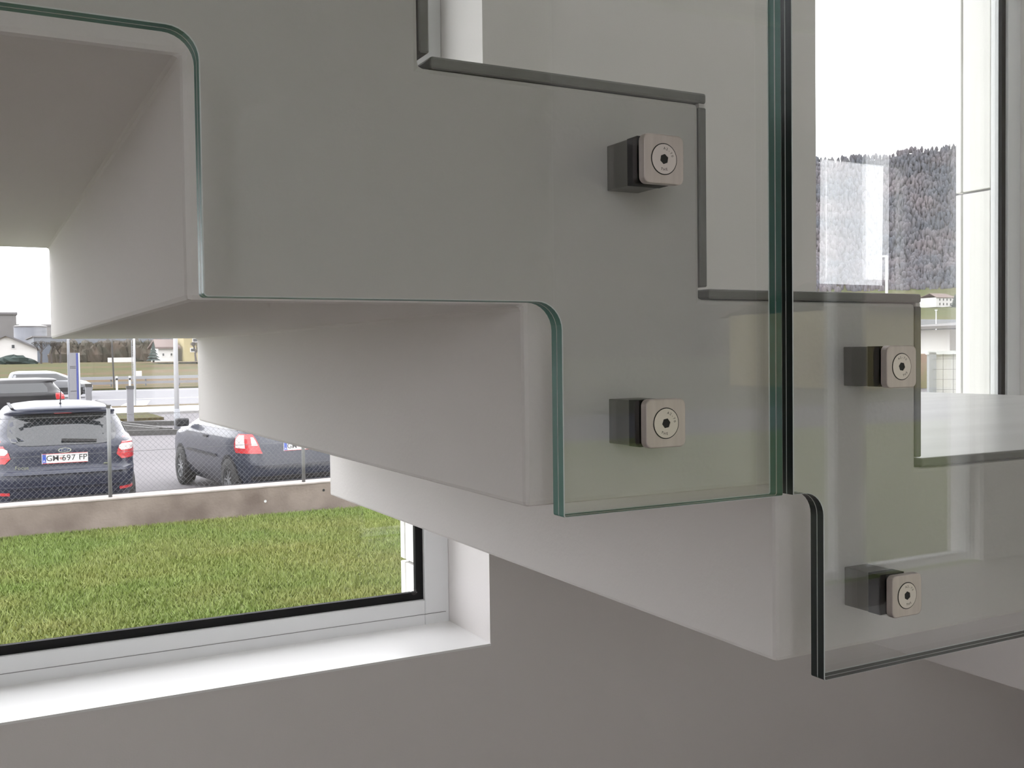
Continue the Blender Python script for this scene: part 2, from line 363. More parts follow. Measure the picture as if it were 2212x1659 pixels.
clamp(.4955, .1555, 'square steel glass clamp, topmost of the four', .35, .5035, .159)
clamp(.4955, -.0575, 'square steel glass clamp low on the green edged panel', .15, .5030, -.059)
clamp(.7675, -.0160, 'square steel glass clamp beside the dark riser edge above the landing', .9, .7825, -.016)
clamp(.7745, -.2325, 'square steel glass clamp on the side of the landing, lowest of the four', .6, .7830, -.2365)


# ================================================================== OUTDOORS
PZ, LZ, RZ_ = -2.05, -1.90, -2.30        # parking, lawn, road levels (from eye level)
M_GRASS = mat('lawn_soil', (.085, .115, .02), .9, noise=(1.3, (.11, .13, .03), .35, .7), bump=(60, .5, .02))
M_BLADE = mat('grass_blade', (.122, .178, .028), .7, noise=(.9, (.18, .195, .046), .35, .68))
M_BANK = mat('dry_bank_grass', (.052, .056, .018), .95, spec=.1, noise=(.28, (.085, .056, .030), .42, .58, (.12, .8, 1)))
M_MEADOW = mat('green_meadow', (.060, .075, .027), .95, spec=.1, noise=(.05, (.085, .082, .042), .4, .65))
M_FOREST = mat('hazy_winter_forest', (.082, .088, .104), .95, spec=.1, noise=(.035, (.135, .120, .130), .38, .66))  # greyed and blued to put the distance haze into the colour
M_FLOOR2 = mat('hazy_forest_floor', (.082, .086, .098), .95, spec=.1, noise=(.02, (.12, .108, .115), .35, .7))  # same haze tint mixed into the ground under the trees
M_FIR = mat('fir_green', (.020, .034, .030), .95)
M_HEDGE = mat('hedge_brown_green', (.050, .048, .036), .95, noise=(.6, (.085, .065, .05), .35, .7))
M_BARK = mat('bare_bark', (.07, .06, .055), .9)
M_ROOF = mat('grey_roof', (.13, .125, .13), .8)
M_ROOFB = mat('brown_roof', (.12, .085, .075), .8)
M_YELL = mat('pale_yellow_render', (.34, .29, .15), .85)
M_HALL = mat('blue_grey_sheet', (.10, .115, .145), .6, noise=(.6, (.12, .135, .16), .45, .55, (1, 1, 8)))
M_SILO = mat('silo_concrete', (.16, .155, .155), .85, noise=(.3, (.14, .135, .135), .4, .7))
M_TANK = mat('tank_steel', (.16, .17, .20), .5, .2, noise=(.3, (.20, .21, .24), .4, .6, (.2, .2, 2)))
M_GLASSD = mat('dark_window', (.05, .055, .06), .15)
M_BLUE = mat('sign_blue', (.045, .06, .22), .5)
M_SIGNG = mat('sign_grey', (.20, .20, .215), .5)
M_BROWN = mat('rusty_bank', (.20, .13, .10), .9, noise=(.8, (.14, .13, .06), .4, .6))

M_SLOPE = mat('dark_slope', (.045, .042, .04), .95, noise=(.02, (.065, .055, .05), .35, .7))
# ---- ground
tag(mesh('lawn_ground', MB().box(-9, 13, 1.80, 11.4, LZ-.2, LZ), M_GRASS), 'earth of the lawn below the window', kind='structure')
tag(mesh('parking_lot', MB().box(-14, 46, 11.4, 43.0, PZ-.3, PZ), M_ASPH), 'pale damp asphalt parking lot', kind='structure')
tag(mesh('yard', MB().box(13, 46, -30, 11.4, PZ-.3, PZ), M_ASPH), 'paved yard beside the building', kind='structure')
tag(mesh('road', MB().box(-60, 140, 43.0, 80, RZ_-.3, RZ_), M_ROAD), 'wet grey road beyond the parking lot', kind='structure')
tag(mesh('verge', MB().box(-60, 140, 80, 87, RZ_-.3, RZ_+.12), M_BANK), 'grassy verge under the guard rail', kind='structure')
mb = MB(); prof = [(87, -2.18), (100, -1.75), (118, -1.2), (128, -.85), (140, -.55), (160, -.45), (420, -.45)]
for i, (y, z) in enumerate(prof): mb.v += [(-120, y, z), (460, y, z)]
for i in range(len(prof)-1): mb.quad(2*i, 2*i+1, 2*i+3, 2*i+2)
tag(mesh('embankment', mb, M_BANK), 'rising bank of dry and green grass across the road', kind='structure')
tag(mesh('front_lawn', MB().box(-9, 60, -18, -4.9, LZ-.2, LZ), M_GRASS), 'lawn behind the building', kind='structure')
tag(mesh('front_road', MB().box(-60, 140, -26, -18, LZ-.2, LZ-.02), M_ROAD), 'road behind the building', kind='structure')
tag(mesh('front_meadow', MB().box(-700, 1300, -1000, -26, LZ-.2, LZ-.01), mat('dull_meadow', (.055, .058, .035), .95)), 'meadow behind the building', kind='structure')
tag(mesh('traffic_island', MB().box(4.0, 16, 38.2, 42.6, PZ-.05, PZ+.10), M_PAVE), 'pale paved traffic island at the road edge', kind='structure')
tag(mesh('island_grass', MB().box(3.2, 16.5, 42.6, 44.6, PZ-.05, PZ+.08), M_BANK), 'strip of grass at the road edge', kind='structure')
tag(mesh('kerb_strip', MB().box(3.4, 5.6, 34.6, 38.2, PZ-.05, PZ+.09), M_BANK), 'small green corner bed with a stone edge', kind='structure')
for y in (60.5, 46.0, 76.5): tag(mesh('road_marking', MB().box(-60, 140, y, y+.25, RZ_, RZ_+.006), M_MARK), 'long white line painted on the road', kind='structure')
mb = MB(); mb.v = [(5.2, 46.5, RZ_+.01), (6.6, 46.5, RZ_+.01), (8.6, 58, RZ_+.01), (7.6, 58, RZ_+.01)]; mb.quad(0, 1, 2, 3)
tag(mesh('road_marking', mb, M_MARK), 'slanting white stop bar painted on the road', kind='structure')

def grass(name, label, x0, x1, y0, y1, z, n, h, matl, seed):
    g = np.random.default_rng(seed)
    x = g.uniform(x0, x1, n); y = y0+(y1-y0)*g.uniform(0, 1, n)**.85; a = g.uniform(0, 2*np.pi, n); hh = h*g.uniform(.5, 1.15, n); w = g.uniform(.004, .009, n)
    y = np.minimum(y, 11.2+.0546*x)
    lx, ly = g.normal(0, .45, n)*hh, g.normal(0, .45, n)*hh
    v = np.empty((n, 3, 3)); dx, dy = np.cos(a)*w, np.sin(a)*w
    v[:, 0] = np.stack([x-dx, y-dy, np.full(n, z)], 1); v[:, 1] = np.stack([x+dx, y+dy, np.full(n, z)], 1); v[:, 2] = np.stack([x+lx, y+ly, z+hh], 1)
    me = bpy.data.meshes.new(name); me.vertices.add(3*n); me.vertices.foreach_set('co', v.ravel())
    me.loops.add(3*n); me.loops.foreach_set('vertex_index', np.arange(3*n)); me.polygons.add(n)
    me.polygons.foreach_set('loop_start', np.arange(0, 3*n, 3)); me.polygons.foreach_set('loop_total', np.full(n, 3)); me.update(); me.validate()
    me.materials.append(matl)
    return tag(link(bpy.data.objects.new(name, me), None), label, 'grass', kind='stuff')
grass('lawn_grass', 'short mown green lawn between window and low wall', -2.5, 8.1, 3.2, 11.35, LZ, 330000, .045, M_BLADE, 3)

# ---- low concrete wall with chain link fence
dx = Vector((3.66, .20, 0)).normalized(); nrm = Vector((-dx.y, dx.x, 0)); A0 = Vector((.22, 11.27, 0))
def wp(s, t, z): p = A0+dx*s+nrm*t; return (p.x, p.y, z)
low = thing('low_wall', 'low weathered concrete wall edging the lawn under the fence', 'wall', wp(1.5, .15, LZ))
mesh('wall_face', MB().obox(wp(1.5, .15, (LZ-.1-1.575)/2), dx*8, nrm*.15, (0, 0, (-1.575-LZ+.1)/2)), M_WALLC, low)
bevel(mesh('wall_top', MB().obox(wp(1.5, .15, -1.5625), dx*8, nrm*.155, (0, 0, .0125)), M_WCAP, low), .006, 1)
for s, z in ((2.86, -1.735), (3.6, -1.66)):
    mesh('anchor_hole', MB().tube(wp(s, -.003, z), wp(s, .02, z), .016, n=12), M_POLEW if s < 3 else M_DARK, low)
fence = thing('wire_fence', 'chain link fence with grey round posts on the low wall', 'fence', wp(1.5, .12, -1.55))
FT = -.60
for s in (-3.4, -1.15, 1.12, 3.38, 5.62, 7.9):
    p = mesh('fence_post', MB().tube(wp(s, .10, -1.55), wp(s, .10, FT+.06), .021, n=12), M_STEELG, fence, smooth=True)
    mesh('post_cap', MB().tube(wp(s, .10, FT+.055), wp(s, .10, FT+.085), .024, n=12), M_KERB, p)
mb = MB(); H = FT+1.55-.03; st = .06; k = -5.0
while k < 9.5:
    for sgn in (1, -1):
        a, b = (k, k+H*sgn) if sgn > 0 else (k, k-H)
        mb.tube(wp(a, .125+.002*sgn, -1.53), wp(b, .125-.002*sgn, -1.53+H), 0.0012, n=3, cap=False)
    k += st
w_ = mesh('wire_mesh', mb, M_WIRE, fence); w_['kind'] = 'stuff'
for z in (FT-.03, -1.05, -1.52): mesh('tension_wire', MB().tube(wp(-6, .126, z), wp(9.5, .126, z), .0022, n=5), M_WIRE, fence)

# ------------------------------------------------------------------ cars
class Car:
    """layer-stack body: at each height a rounded plan outline; patches (windows, lamps) lie on the same surface"""
    def __init__(s, name, label, loc, rz, layers, paint, wheels, wr=.31):
        s.L = layers; s.t = thing(name, label, 'car', loc, rz)
        N = 72; mb = MB(); zs = []
        for a, b in zip(layers[:-1], layers[1:]):
            zs += [a[0]+(b[0]-a[0])*k/3 for k in range(3)]
        zs.append(layers[-1][0])
        for z in zs:
            xr, xf, w, n = s.at(z); xc, a = (xr+xf)/2, (xf-xr)/2
            for k in range(N):
                t = 2*math.pi*k/N; c, q = math.cos(t), math.sin(t)
                mb.v.append((xc+a*math.copysign(abs(c)**(2/n), c), w*math.copysign(abs(q)**(2/n), q), z))
        for i in range(len(zs)-1):
            for k in range(N): mb.quad(i*N+k, i*N+(k+1) % N, (i+1)*N+(k+1) % N, (i+1)*N+k)
        mb.f.append(tuple((len(zs)-1)*N+k for k in range(N))); mb.mi.append(0); mb.f.append(tuple(reversed(range(N)))); mb.mi.append(0)
        s.body = mesh('body', mb, paint, s.t, local=True, smooth=True)
        for x, sy in wheels: s.wheel(x, sy, wr)
    def at(s, z):
        L = s.L
        if z <= L[0][0]: return L[0][1:]
        for a, b in zip(L[:-1], L[1:]):
            if z <= b[0]:
                u = (z-a[0])/(b[0]-a[0]); return tuple(p+(q-p)*u for p, q in zip(a[1:], b[1:]))
        return L[-1][1:]
    def rear(s, y, z):
        xr, xf, w, n = s.at(z); return (xr+xf)/2-(xf-xr)/2*max(0, 1-(min(abs(y)/w, .9995))**n)**(1/n)
    def side(s, x, z):
        xr, xf, w, n = s.at(z); return w*max(0, 1-(min(abs(x-(xr+xf)/2)/((xf-xr)/2), .9995))**n)**(1/n)
    def rpatch(s, name, rows, m, off=.006, ny=14, parent=None, thick=.012):
        mb = MB(); n = ny+1
        for o in (off, off-thick):
            for z, y0, y1 in rows:
                for k in range(n):
                    y = y0+(y1-y0)*k/ny; f = abs(y)/s.at(z)[2]; mb.v.append((s.rear(y, z)-o, y+math.copysign(o*max(0, f-.85)*5, y), z))
        R = len(rows); F = R*n
        for i in range(R-1):
            for k in range(ny):
                a = i*n+k; mb.quad(a, a+1, a+n+1, a+n)
        edge = [k for k in range(n)]+[i*n+ny for i in range(1, R)]+[(R-1)*n+k for k in range(ny-1, -1, -1)]+[i*n for i in range(R-2, 0, -1)]
        for i, e in enumerate(edge):
            f = edge[(i+1) % len(edge)]; mb.quad(f, e, e+F, f+F)
        o = mesh(name, mb, m, parent or s.t, local=True, smooth=False); return recalc(o)
    def spatch(s, name, rows, sy, m, off=.006, nx=14, parent=None):
        mb = MB(); n = nx+1
        for z, x0, x1 in rows:
            for k in range(n):
                x = x0+(x1-x0)*k/nx; mb.v.append((x, sy*(s.side(x, z)+off), z))
        for i in range(len(rows)-1):
            for k in range(nx):
                a = i*n+k; mb.quad(*((a, a+1, a+n+1, a+n) if sy < 0 else (a+n, a+n+1, a+1, a)))
        return mesh(name, mb, m, parent or s.t, local=True, smooth=True)
    def wheel(s, x, sy, r):
        y = s.side(x, .5)
        arch = MB(); N = 28; ra = r+.055
        arch.v = [(x, sy*(y+.004), r)]+[(x+ra*math.cos(math.pi*2*k/N), sy*(s.side(x+ra*math.cos(2*math.pi*k/N), max(.2, r+ra*math.sin(2*math.pi*k/N)))+.004), max(.16, r+ra*math.sin(2*math.pi*k/N))) for k in range(N)]
        for k in range(N): arch.f.append((0, 1+k, 1+(k+1) % N)); arch.mi.append(0)
        mesh('wheel_arch', arch, M_ARCH, s.t, local=True)
        w = MB(); prof = [(.60*r, .0), (.97*r, .005), (r, .03), (r, .16), (.95*r, .19), (.3*r, .19)]
        for rr, d in prof:
            for k in range(32): t = 2*math.pi*k/32; w.v.append((x+rr*math.cos(t), sy*(y+.02-d), r+rr*math.sin(t)))
        for i in range(len(prof)-1):
            for k in range(32): w.quad(i*32+k, i*32+(k+1) % 32, (i+1)*32+(k+1) % 32, (i+1)*32+k)
        ty = mesh('tyre', w, M_TYRE, s.t, local=True, smooth=True)
        rim = MB(); yo = sy*(y+.012)
        for a, b in ((.56*r, .66*r),):
            for k in range(32):
                t = 2*math.pi*k/32; rim.v += [(x+b*math.cos(t), yo, r+b*math.sin(t)), (x+a*math.cos(t), yo, r+a*math.sin(t)), (x+a*math.cos(t), sy*(y-.05), r+a*math.sin(t))]
            for k in range(32):
                j = (k+1) % 32; rim.quad(3*k, 3*j, 3*j+1, 3*k+1); rim.quad(3*k+1, 3*j+1, 3*j+2, 3*k+2)
        rm = mesh('rim', rim, M_RIM, ty, local=True)
        for k in range(9):
            t = 2*math.pi*k/9; d = Vector((math.cos(t), 0, math.sin(t))); q = Vector((-math.sin(t), 0, math.cos(t)))
            mesh_spoke(x, sy*(y-.004), r, d, q, ty)
        hub = MB().tube((x, sy*(y-.03), r), (x, sy*(y+.004), r), .17*r, n=14); mesh('hub', hub, M_RIM, ty, local=True)
def mesh_spoke(x, y, r, d, q, par):
    mesh('spoke', MB().obox(Vector((x, y, r))+d*.34*r, d*.25*r, q*.028*r, (0, .010, 0)), M_RIM, par, local=True)
M_TYRE = mat('tyre_rubber', (.018, .018, .018), .8); M_RIM = mat('alloy_rim', (.42, .43, .44), .35, .8); M_ARCH = mat('wheel_arch_black', (.008, .008, .009), .8)
M_NAVY = mat('navy_car_paint', (.008, .012, .030), .35, spec=.35, coat=.35)
M_SLATE = mat('slate_blue_car_paint', (.022, .028, .046), .35, spec=.35, coat=.4)
M_BLK = mat('black_car_paint', (.008, .008, .010), .35, spec=.35, coat=.35)
M_SILV = mat('silver_car_paint', (.20, .205, .215), .35, .4, coat=.5)
M_CGLASS = mat('car_window_tint', (.012, .015, .018), .06, spec=.8)
M_RED = mat('red_lamp', (.45, .02, .025), .25, coat=.5); M_CLEARL = mat('clear_lamp', (.62, .58, .56), .25, coat=.4)
M_CHROME = mat('chrome', (.7, .7, .72), .15, 1.0); M_PLATE = mat('plate_white', (.75, .75, .74), .5); M_TRIM = mat('black_plastic', (.018, .018, .02), .6)
M_BADGE = mat('badge_blue', (.012, .025, .09), .3); M_INK = mat('plate_ink', (.02, .02, .02), .6); M_PBLUE = mat('plate_blue', (.03, .08, .42), .5); M_CREST = mat('plate_crest', (.42, .22, .20), .5); M_PRED = mat('plate_red', (.5, .03, .03), .5)
TXT = {}
def put_text(parent, s, size, pos, m, name='letter'):
    """each letter its own flat piece, facing the rear of the car (local -x) and reading left to right from behind"""
    adv = []
    for ch in s:
        key = (ch, size, m.name)
        if ch != ' ' and key not in TXT:
            me = text_mesh(ch, size); me.materials.append(m); TXT[key] = me
        xs_ = [v.co.x for v in TXT[key].vertices] if ch != ' ' else [0, size*.22]
        adv.append(max(xs_)-min(xs_)+size*.10)
    y = pos[1]+sum(adv)/2
    for ch, w in zip(s, adv):
        if ch != ' ':
            o = bpy.data.objects.new(name, TXT[(ch, size, m.name)]); link(o, parent)
            o.matrix_local = Matrix(((0, 0, -1, pos[0]), (-1, 0, 0, y-w/2), (0, 1, 0, pos[2]), (0, 0, 0, 1)))
        y -= w
def plate(car, z, left, right, crest=True):
    x = car.rear(0, z)-.014
    p = mesh('number_plate', MB().box(x-.006, x, -.26, .26, z-.06, z+.06), M_PLATE, car.t, local=True)
    for zz in (z-.057, z+.057): mesh('plate_stripe', MB().box(x-.0072, x-.006, -.255, .255, zz-.003, zz+.003), M_PRED, p, local=True)
    mesh('country_band', MB().box(x-.0075, x-.006, .212, .255, z-.052, z+.052), M_PBLUE, p, local=True)
    put_text(p, 'A', .04, (x-.0082, .234, z-.03), M_PLATE)
    put_text(p, left, .098, (x-.008, .140, z), M_INK)
    mesh('crest', MB().tube((x-.0075, .045, z), (x-.006, .045, z), .018, n=10), M_CREST, p, local=True)
    put_text(p, right, .098, (x-.008, -.108, z), M_INK)
    return p

# -- navy hatchback, seen square from behind
HATCH = [(.17, .30, 4.05, .72, 6.5), (.26, .10, 4.22, .80, 6.5), (.42, .02, 4.30, .855, 6.5), (.60, .0, 4.32, .875, 6.5), (.68, .015, 4.31, .88, 6.5), (.72, .07, 4.28, .88, 6.5), (.86, .085, 4.15, .878, 6.5),
         (.96, .10, 3.90, .868, 6.5), (1.02, .13, 3.45, .85, 6.5), (1.10, .18, 3.1, .815, 4.2), (1.25, .29, 2.65, .745, 4.2), (1.36, .38, 2.35, .68, 4.2), (1.40, .27, 2.25, .655, 4.2), (1.44, .26, 2.15, .62, 4.2), (1.475, .36, 2.0, .52, 4.2), (1.50, .75, 1.75, .34, 4.2)]
WH = [(.82, 1), (.82, -1), (3.45, 1), (3.45, -1)]
c1 = Car('car', 'dark navy hatchback seen from behind, parked against the fence', (.975, 12.75, PZ), math.pi/2, HATCH, M_NAVY, WH)
rw = c1.rpatch('rear_window', [(1.005, -.40, .40), (1.015, -.50, .50), (1.05, -.585, .585), (1.12, -.625, .625), (1.22, -.62, .62), (1.30, -.60, .60), (1.36, -.56, .56), (1.375, -.30, .30)], M_CGLASS, .008)
mesh('wiper', MB().obox((c1.rear(0, 1.05)-.03, -.17, 1.055), (0, .20, .012), (.008, 0, 0), (0, -.001, .016)), M_TRIM, rw, local=True)
for sy in (-1, 1):
    lo, hi = (.52, .872)
    f = lambda a, b: (min(sy*a, sy*b), max(sy*a, sy*b))
    lp = c1.rpatch('tail_lamp', [(.80, *f(.66, .84)), (.86, *f(.60, .85)), (.93, *f(.62, .845)), (1.0, *f(.67, .83)), (1.07, *f(.70, .80))], M_RED, .014)
    c1.rpatch('lamp_lens', [(.905, *f(.66, .80)), (.93, *f(.63, .83)), (.96, *f(.63, .83)), (.985, *f(.67, .80))], M_CLEARL, .020, parent=lp)
    c1.rpatch('bumper_reflector', [(.42, *f(.62, .80)), (.455, *f(.62, .80))], M_RED, .012)
c1.rpatch('bumper_step', [(.665, -.80, .80), (.69, -.80, .80), (.705, -.76, .76)], M_NAVY, .035, thick=.04)
c1.rpatch('bumper_lip', [(.50, -.78, .78), (.52, -.78, .78)], M_NAVY, .028, thick=.04)
c1.rpatch('lower_valance', [(.20, -.70, .70), (.30, -.72, .72), (.38, -.60, .60)], M_TRIM, .010)
mesh('spoiler_lip', MB().obox((.265, 0, 1.405), (.03, 0, 0), (0, .60, 0), (0, 0, .012)), M_NAVY, c1.t, local=True)
mesh('brake_light', MB().box(.243, .27, -.10, .10, 1.385, 1.398), M_RED, c1.t, local=True)
plate(c1, .845, 'GM', '697 FP')
zb = .94; xb = c1.rear(0, zb)
N_ = 24; bd = MB(); bd.v = [(xb-.012, .075*math.cos(2*math.pi*k/N_), zb+.030*math.sin(2*math.pi*k/N_)) for k in range(N_)]+[(xb-.012, .062*math.cos(2*math.pi*k/N_), zb+.021*math.sin(2*math.pi*k/N_)) for k in range(N_)]
for k in range(N_): bd.quad(k, (k+1) % N_, N_+(k+1) % N_, N_+k)
bo = mesh('badge', bd, M_CHROME, c1.t, local=True)
bd = MB(); bd.v = [(xb-.0115, .063*math.cos(2*math.pi*k/N_), zb+.022*math.sin(2*math.pi*k/N_)) for k in range(N_)]; bd.f = [tuple(range(N_))]; bd.mi = [0]
mesh('badge_field', bd, M_BADGE, bo, local=True); put_text(bo, 'Ford', .038, (xb-.0125, 0, zb), M_CHROME)
put_text(c1.t, 'Focus', .062, (c1.rear(.5, .745)-.014, .48, .748), M_CHROME)
mesh('small_emblem', MB().box(c1.rear(.45, .76)-.014, c1.rear(.45, .76), -.52, -.44, .75, .762), M_CHROME, c1.t, local=True)
mesh('antenna', MB().tube((.62, 0, 1.47), (.50, 0, 1.68), .008, .004, n=6).tube((.63, 0, 1.47), (.62, 0, 1.505), .024, .012, n=8), M_TRIM, c1.t, local=True)
for sy in (-1, 1):
    c1.spatch('side_window', [(1.05, .75, 3.0), (1.2, .72, 2.65), (1.33, .80, 2.35)], sy, M_CGLASS)
    mesh('door_mirror', MB().obox((2.95, sy*.93, 1.04), (.05, 0, 0), (0, .09, 0), (0, 0, .06)), M_NAVY, c1.t, local=True)
    mesh('roof_rail', MB().obox((1.15, sy*.56, 1.462), (.75, 0, .006), (0, .018, 0), (0, 0, .008)), M_TRIM, c1.t, local=True)

# -- slate hatchback, rear quarter in view under the stair
H2 = [(.17, .35, 3.7, .70, 7), (.28, .10, 3.88, .79, 7), (.42, .02, 3.96, .835, 7), (.56, .0, 3.98, .845, 7), (.72, .02, 3.96, .845, 7), (.84, .05, 3.82, .843, 7), (.93, .08, 3.5, .835, 7), (1.0, .12, 3.05, .81, 7), (1.2, .24, 2.6, .72, 4.2), (1.38, .38, 2.25, .62, 4.2), (1.45, .5, 2.1, .52, 4.2), (1.49, .8, 1.8, .34, 4.2)]
c2 = Car('car', 'slate blue hatchback with alloy wheels parked right of the navy one', (4.07, 13.25, PZ), math.pi/2+math.radians(5.0), H2, M_SLATE, [(.70, 1), (.70, -1), (3.18, 1), (3.18, -1)])
c2.rpatch('rear_window', [(1.0, -.5, .5), (1.08, -.6, .6), (1.25, -.58, .58), (1.36, -.52, .52)], M_CGLASS, .008)
for sy in (-1, 1):
    f = lambda a, b: (min(sy*a, sy*b), max(sy*a, sy*b))
    lp = c2.rpatch('tail_lamp', [(.72, *f(.56, .815)), (.76, *f(.58, .82)), (.84, *f(.60, .82)), (.92, *f(.63, .81)), (.985, *f(.66, .78))], M_RED, .012)
    c2.rpatch('lamp_lens', [(.79, *f(.755, .815)), (.90, *f(.755, .81)), (.97, *f(.745, .78))], M_CLEARL, .018, parent=lp)
    c2.rpatch('lamp_lens', [(.83, *f(.615, .69)), (.90, *f(.64, .69)), (.945, *f(.66, .69))], M_CLEARL, .018, parent=lp)
    c2.spatch('side_window', [(1.02, .45, 2.95), (1.2, .48, 2.55), (1.35, .62, 2.2)], sy, M_CGLASS)
    c2.spatch('rub_strip', [(.60, 1.2, 2.75), (.64, 1.2, 2.75)], sy, M_TRIM, .012)
    mm = mesh('door_mirror', MB().obox((2.72, sy*.93, 1.04), (.06, 0, 0), (0, .10, 0), (0, 0, .065)), M_TRIM, c2.t, local=True); bevel(mm, .03, 3)
    mesh('door_handle', MB().obox((1.75, sy*(c2.side(1.75, .88)+.01), .88), (.09, 0, 0), (0, .012, 0), (0, 0, .016)), M_TRIM, c2.t, local=True)
c2.rpatch('bumper_skirt', [(.20, -.74, .74), (.34, -.79, .79), (.40, -.80, .80)], M_TRIM, .010)
c2.rpatch('bumper_step', [(.545, -.78, .78), (.565, -.78, .78)], M_SLATE, .02, thick=.03)
plate(c2, .80, 'GM', '3   2')

# -- black car further back and silver van on the road
c3 = Car('car', 'black saloon with red tail lamp behind the navy hatchback', (2.55, 34.3, PZ), math.radians(186), HATCH, M_BLK, WH)
for sy in (-1, 1):
    f = lambda a, b: (min(sy*a, sy*b), max(sy*a, sy*b))
    c3.rpatch('tail_lamp', [(.84, *f(.58, .82)), (.92, *f(.56, .82)), (.99, *f(.60, .81)), (1.03, *f(.66, .79))], M_RED, .012)
    c3.spatch('side_window', [(1.06, .62, 3.0), (1.2, .62, 2.65), (1.34, .72, 2.35)], sy, M_CGLASS)
c3.rpatch('rear_window', [(1.05, -.5, .5), (1.2, -.6, .6), (1.35, -.52, .52)], M_CGLASS, .008)
VAN = [(.20, .20, 4.5, .74, 5), (.34, .05, 4.68, .84, 5), (.60, .0, 4.74, .88, 4.6), (.80, .02, 4.66, .885, 4.4), (.98, .05, 4.35, .88, 4.2), (1.06, .07, 3.95, .865, 4.2), (1.3, .12, 3.35, .80, 4), (1.5, .2, 2.85, .72, 4), (1.58, .3, 2.6, .64, 3.6), (1.64, .6, 2.2, .45, 3)]
c4 = Car('car', 'silver people carrier driving along the wet road', (1.75, 66.5, RZ_+.01), math.radians(-2), VAN, M_SILV, [(.85, 1), (.85, -1), (3.75, 1), (3.75, -1)], .33)
for sy in (-1, 1):
    c4.spatch('side_window', [(1.08, .35, 3.7), (1.25, .32, 3.35), (1.46, .40, 2.85)], sy, M_CGLASS, .008)
    c4.spatch('lower_cladding', [(.36, .5, 4.3), (.62, .4, 4.35)], sy, M_TRIM, .008)
    c4.spatch('head_lamp', [(.82, 4.05, 4.5), (.92, 4.0, 4.42)], sy, M_CLEARL, .012)

# ------------------------------------------------------------------ things on the parking lot and along the road
pyl = thing('sign_pylon', 'slim grey sign pylon with a blue stripe behind the silver car', 'sign', (3.55, 42.6, PZ))
mesh('mast', MB().box(3.30, 3.39, 42.70, 42.80, PZ, 1.6), M_POLE, pyl)
mesh('sign_board', MB().box(3.36, 3.74, 42.55, 42.65, PZ, .27), M_SIGNG, pyl)
mesh('blue_stripe', MB().box(3.60, 3.67, 42.543, 42.55, PZ, .25), M_BLUE, pyl)
mesh('white_edge', MB().box(3.69, 3.73, 42.543, 42.55, PZ, .26), M_POLEW, pyl)
for z in (-.28, -.34, -1.25): mesh('board_line', MB().box(3.37, 3.58, 42.545, 42.55, z, z+.02), M_DARK, pyl)
lp = thing('lamp_post', 'tall pale steel lamp post behind the slate car', 'lamp post', (5.09, 29.13, PZ))
mesh('base_sleeve', MB().tube((5.09, 29.13, PZ), (5.09, 29.13, PZ+.62), .085, n=16), M_POLE, lp, smooth=True)
mesh('pole', MB().tube((5.09, 29.13, PZ+.62), (5.09, 29.13, 5.0), .068, .05, n=16), M_POLEW, lp, smooth=True)
mesh('lamp_head', MB().obox((5.09, 28.8, 5.02), (.14, 0, 0), (0, .4, 0), (0, 0, .06)), M_STEELG, lp)
fl = thing('flag_pole', 'thin white flag pole by the road', 'flag pole', (6.33, 46.85, RZ_))
mesh('pole', MB().tube((6.33, 46.85, RZ_), (6.36, 46.85, 4.5), .055, .04, n=10), M_POLEW, fl, smooth=True)
mesh('top_ball', MB().tube((6.36, 46.85, 4.5), (6.36, 46.85, 4.6), .07, n=10), M_POLEW, fl)
for i, (x, y, h, lab) in enumerate(((4.38, 33.3, 1.10, 'grey square bollard with dark cap standing by the timber frame'), (3.47, 36.6, 1.12, 'grey square bollard with dark cap just right of the sign pylon'))):
    b = thing('bollard', lab, 'bollard', (x, y, PZ), group='grey square bollards on the parking lot')
    mesh('post', MB().box(x-.095, x+.095, y-.095, y+.095, PZ, PZ+h), M_SIGNG, b)
    mesh('cap', MB().box(x-.11, x+.11, y-.11, y+.11, PZ+h, PZ+h+.10), M_KERB, b)
fr = thing('timber_frame', 'dark timber beams laid as a frame on the asphalt', 'planter frame', (4.3, 29.5, PZ))
for a, b in (((3.85, 32.0), (4.75, 28.3)), ((3.30, 28.1), (4.9, 27.6)), ((3.80, 32.3), (5.7, 31.4)), ((3.55, 31.2), (4.45, 28.4))):
    a, b = Vector((*a, PZ+.07)), Vector((*b, PZ+.07)); d = (b-a); n_ = Vector((-d.y, d.x, 0)).normalized()
    mesh('beam', MB().obox((a+b)/2, d/2, n_*.08, (0, 0, .07)), M_KERB, fr)
tag(mesh('planting_soil', MB().box(4.3, 4.9, 29.4, 31.3, PZ, PZ+.03), M_KERB), 'bare soil inside the timber frame', kind='structure')
gr = thing('guard_rail', 'long pale guard rail along the far edge of the road', 'guard rail', (10, 85, RZ_+.12))
mesh('rail_beam', MB().box(-60, 85, 84.9, 85.0, -1.62, -1.38), M_POLE, gr)
mesh('rail_beam', MB().box(-60, 85, 84.95, 85.05, -2.0, -1.80), M_SIGNG, gr)
for k in range(16): mesh('rail_post', MB().box(-6+2.6*k, -5.9+2.6*k, 85.0, 85.1, -2.3, -1.4), M_STEELG, gr)
for i, (px, lab) in enumerate(((9.3, 'white delineator post by the road, left one of the pair'), (10.2, 'white delineator post by the road, right one of the pair'))):
    t = thing('delineator_post', lab, 'post', (px, 78.5, RZ_), group='white delineator posts')
    mesh('stake', MB().box(px-.07, px+.07, 78.45, 78.55, RZ_, RZ_+1.05), M_POLEW, t); mesh('reflector_band', MB().box(px-.072, px+.072, 78.44, 78.45, RZ_+.75, RZ_+.9), M_DARK, t)
lm = thing('lattice_mast', 'thin lattice mast with a white box in front of the dark trees', 'mast', (12.3, 92, -2.0))
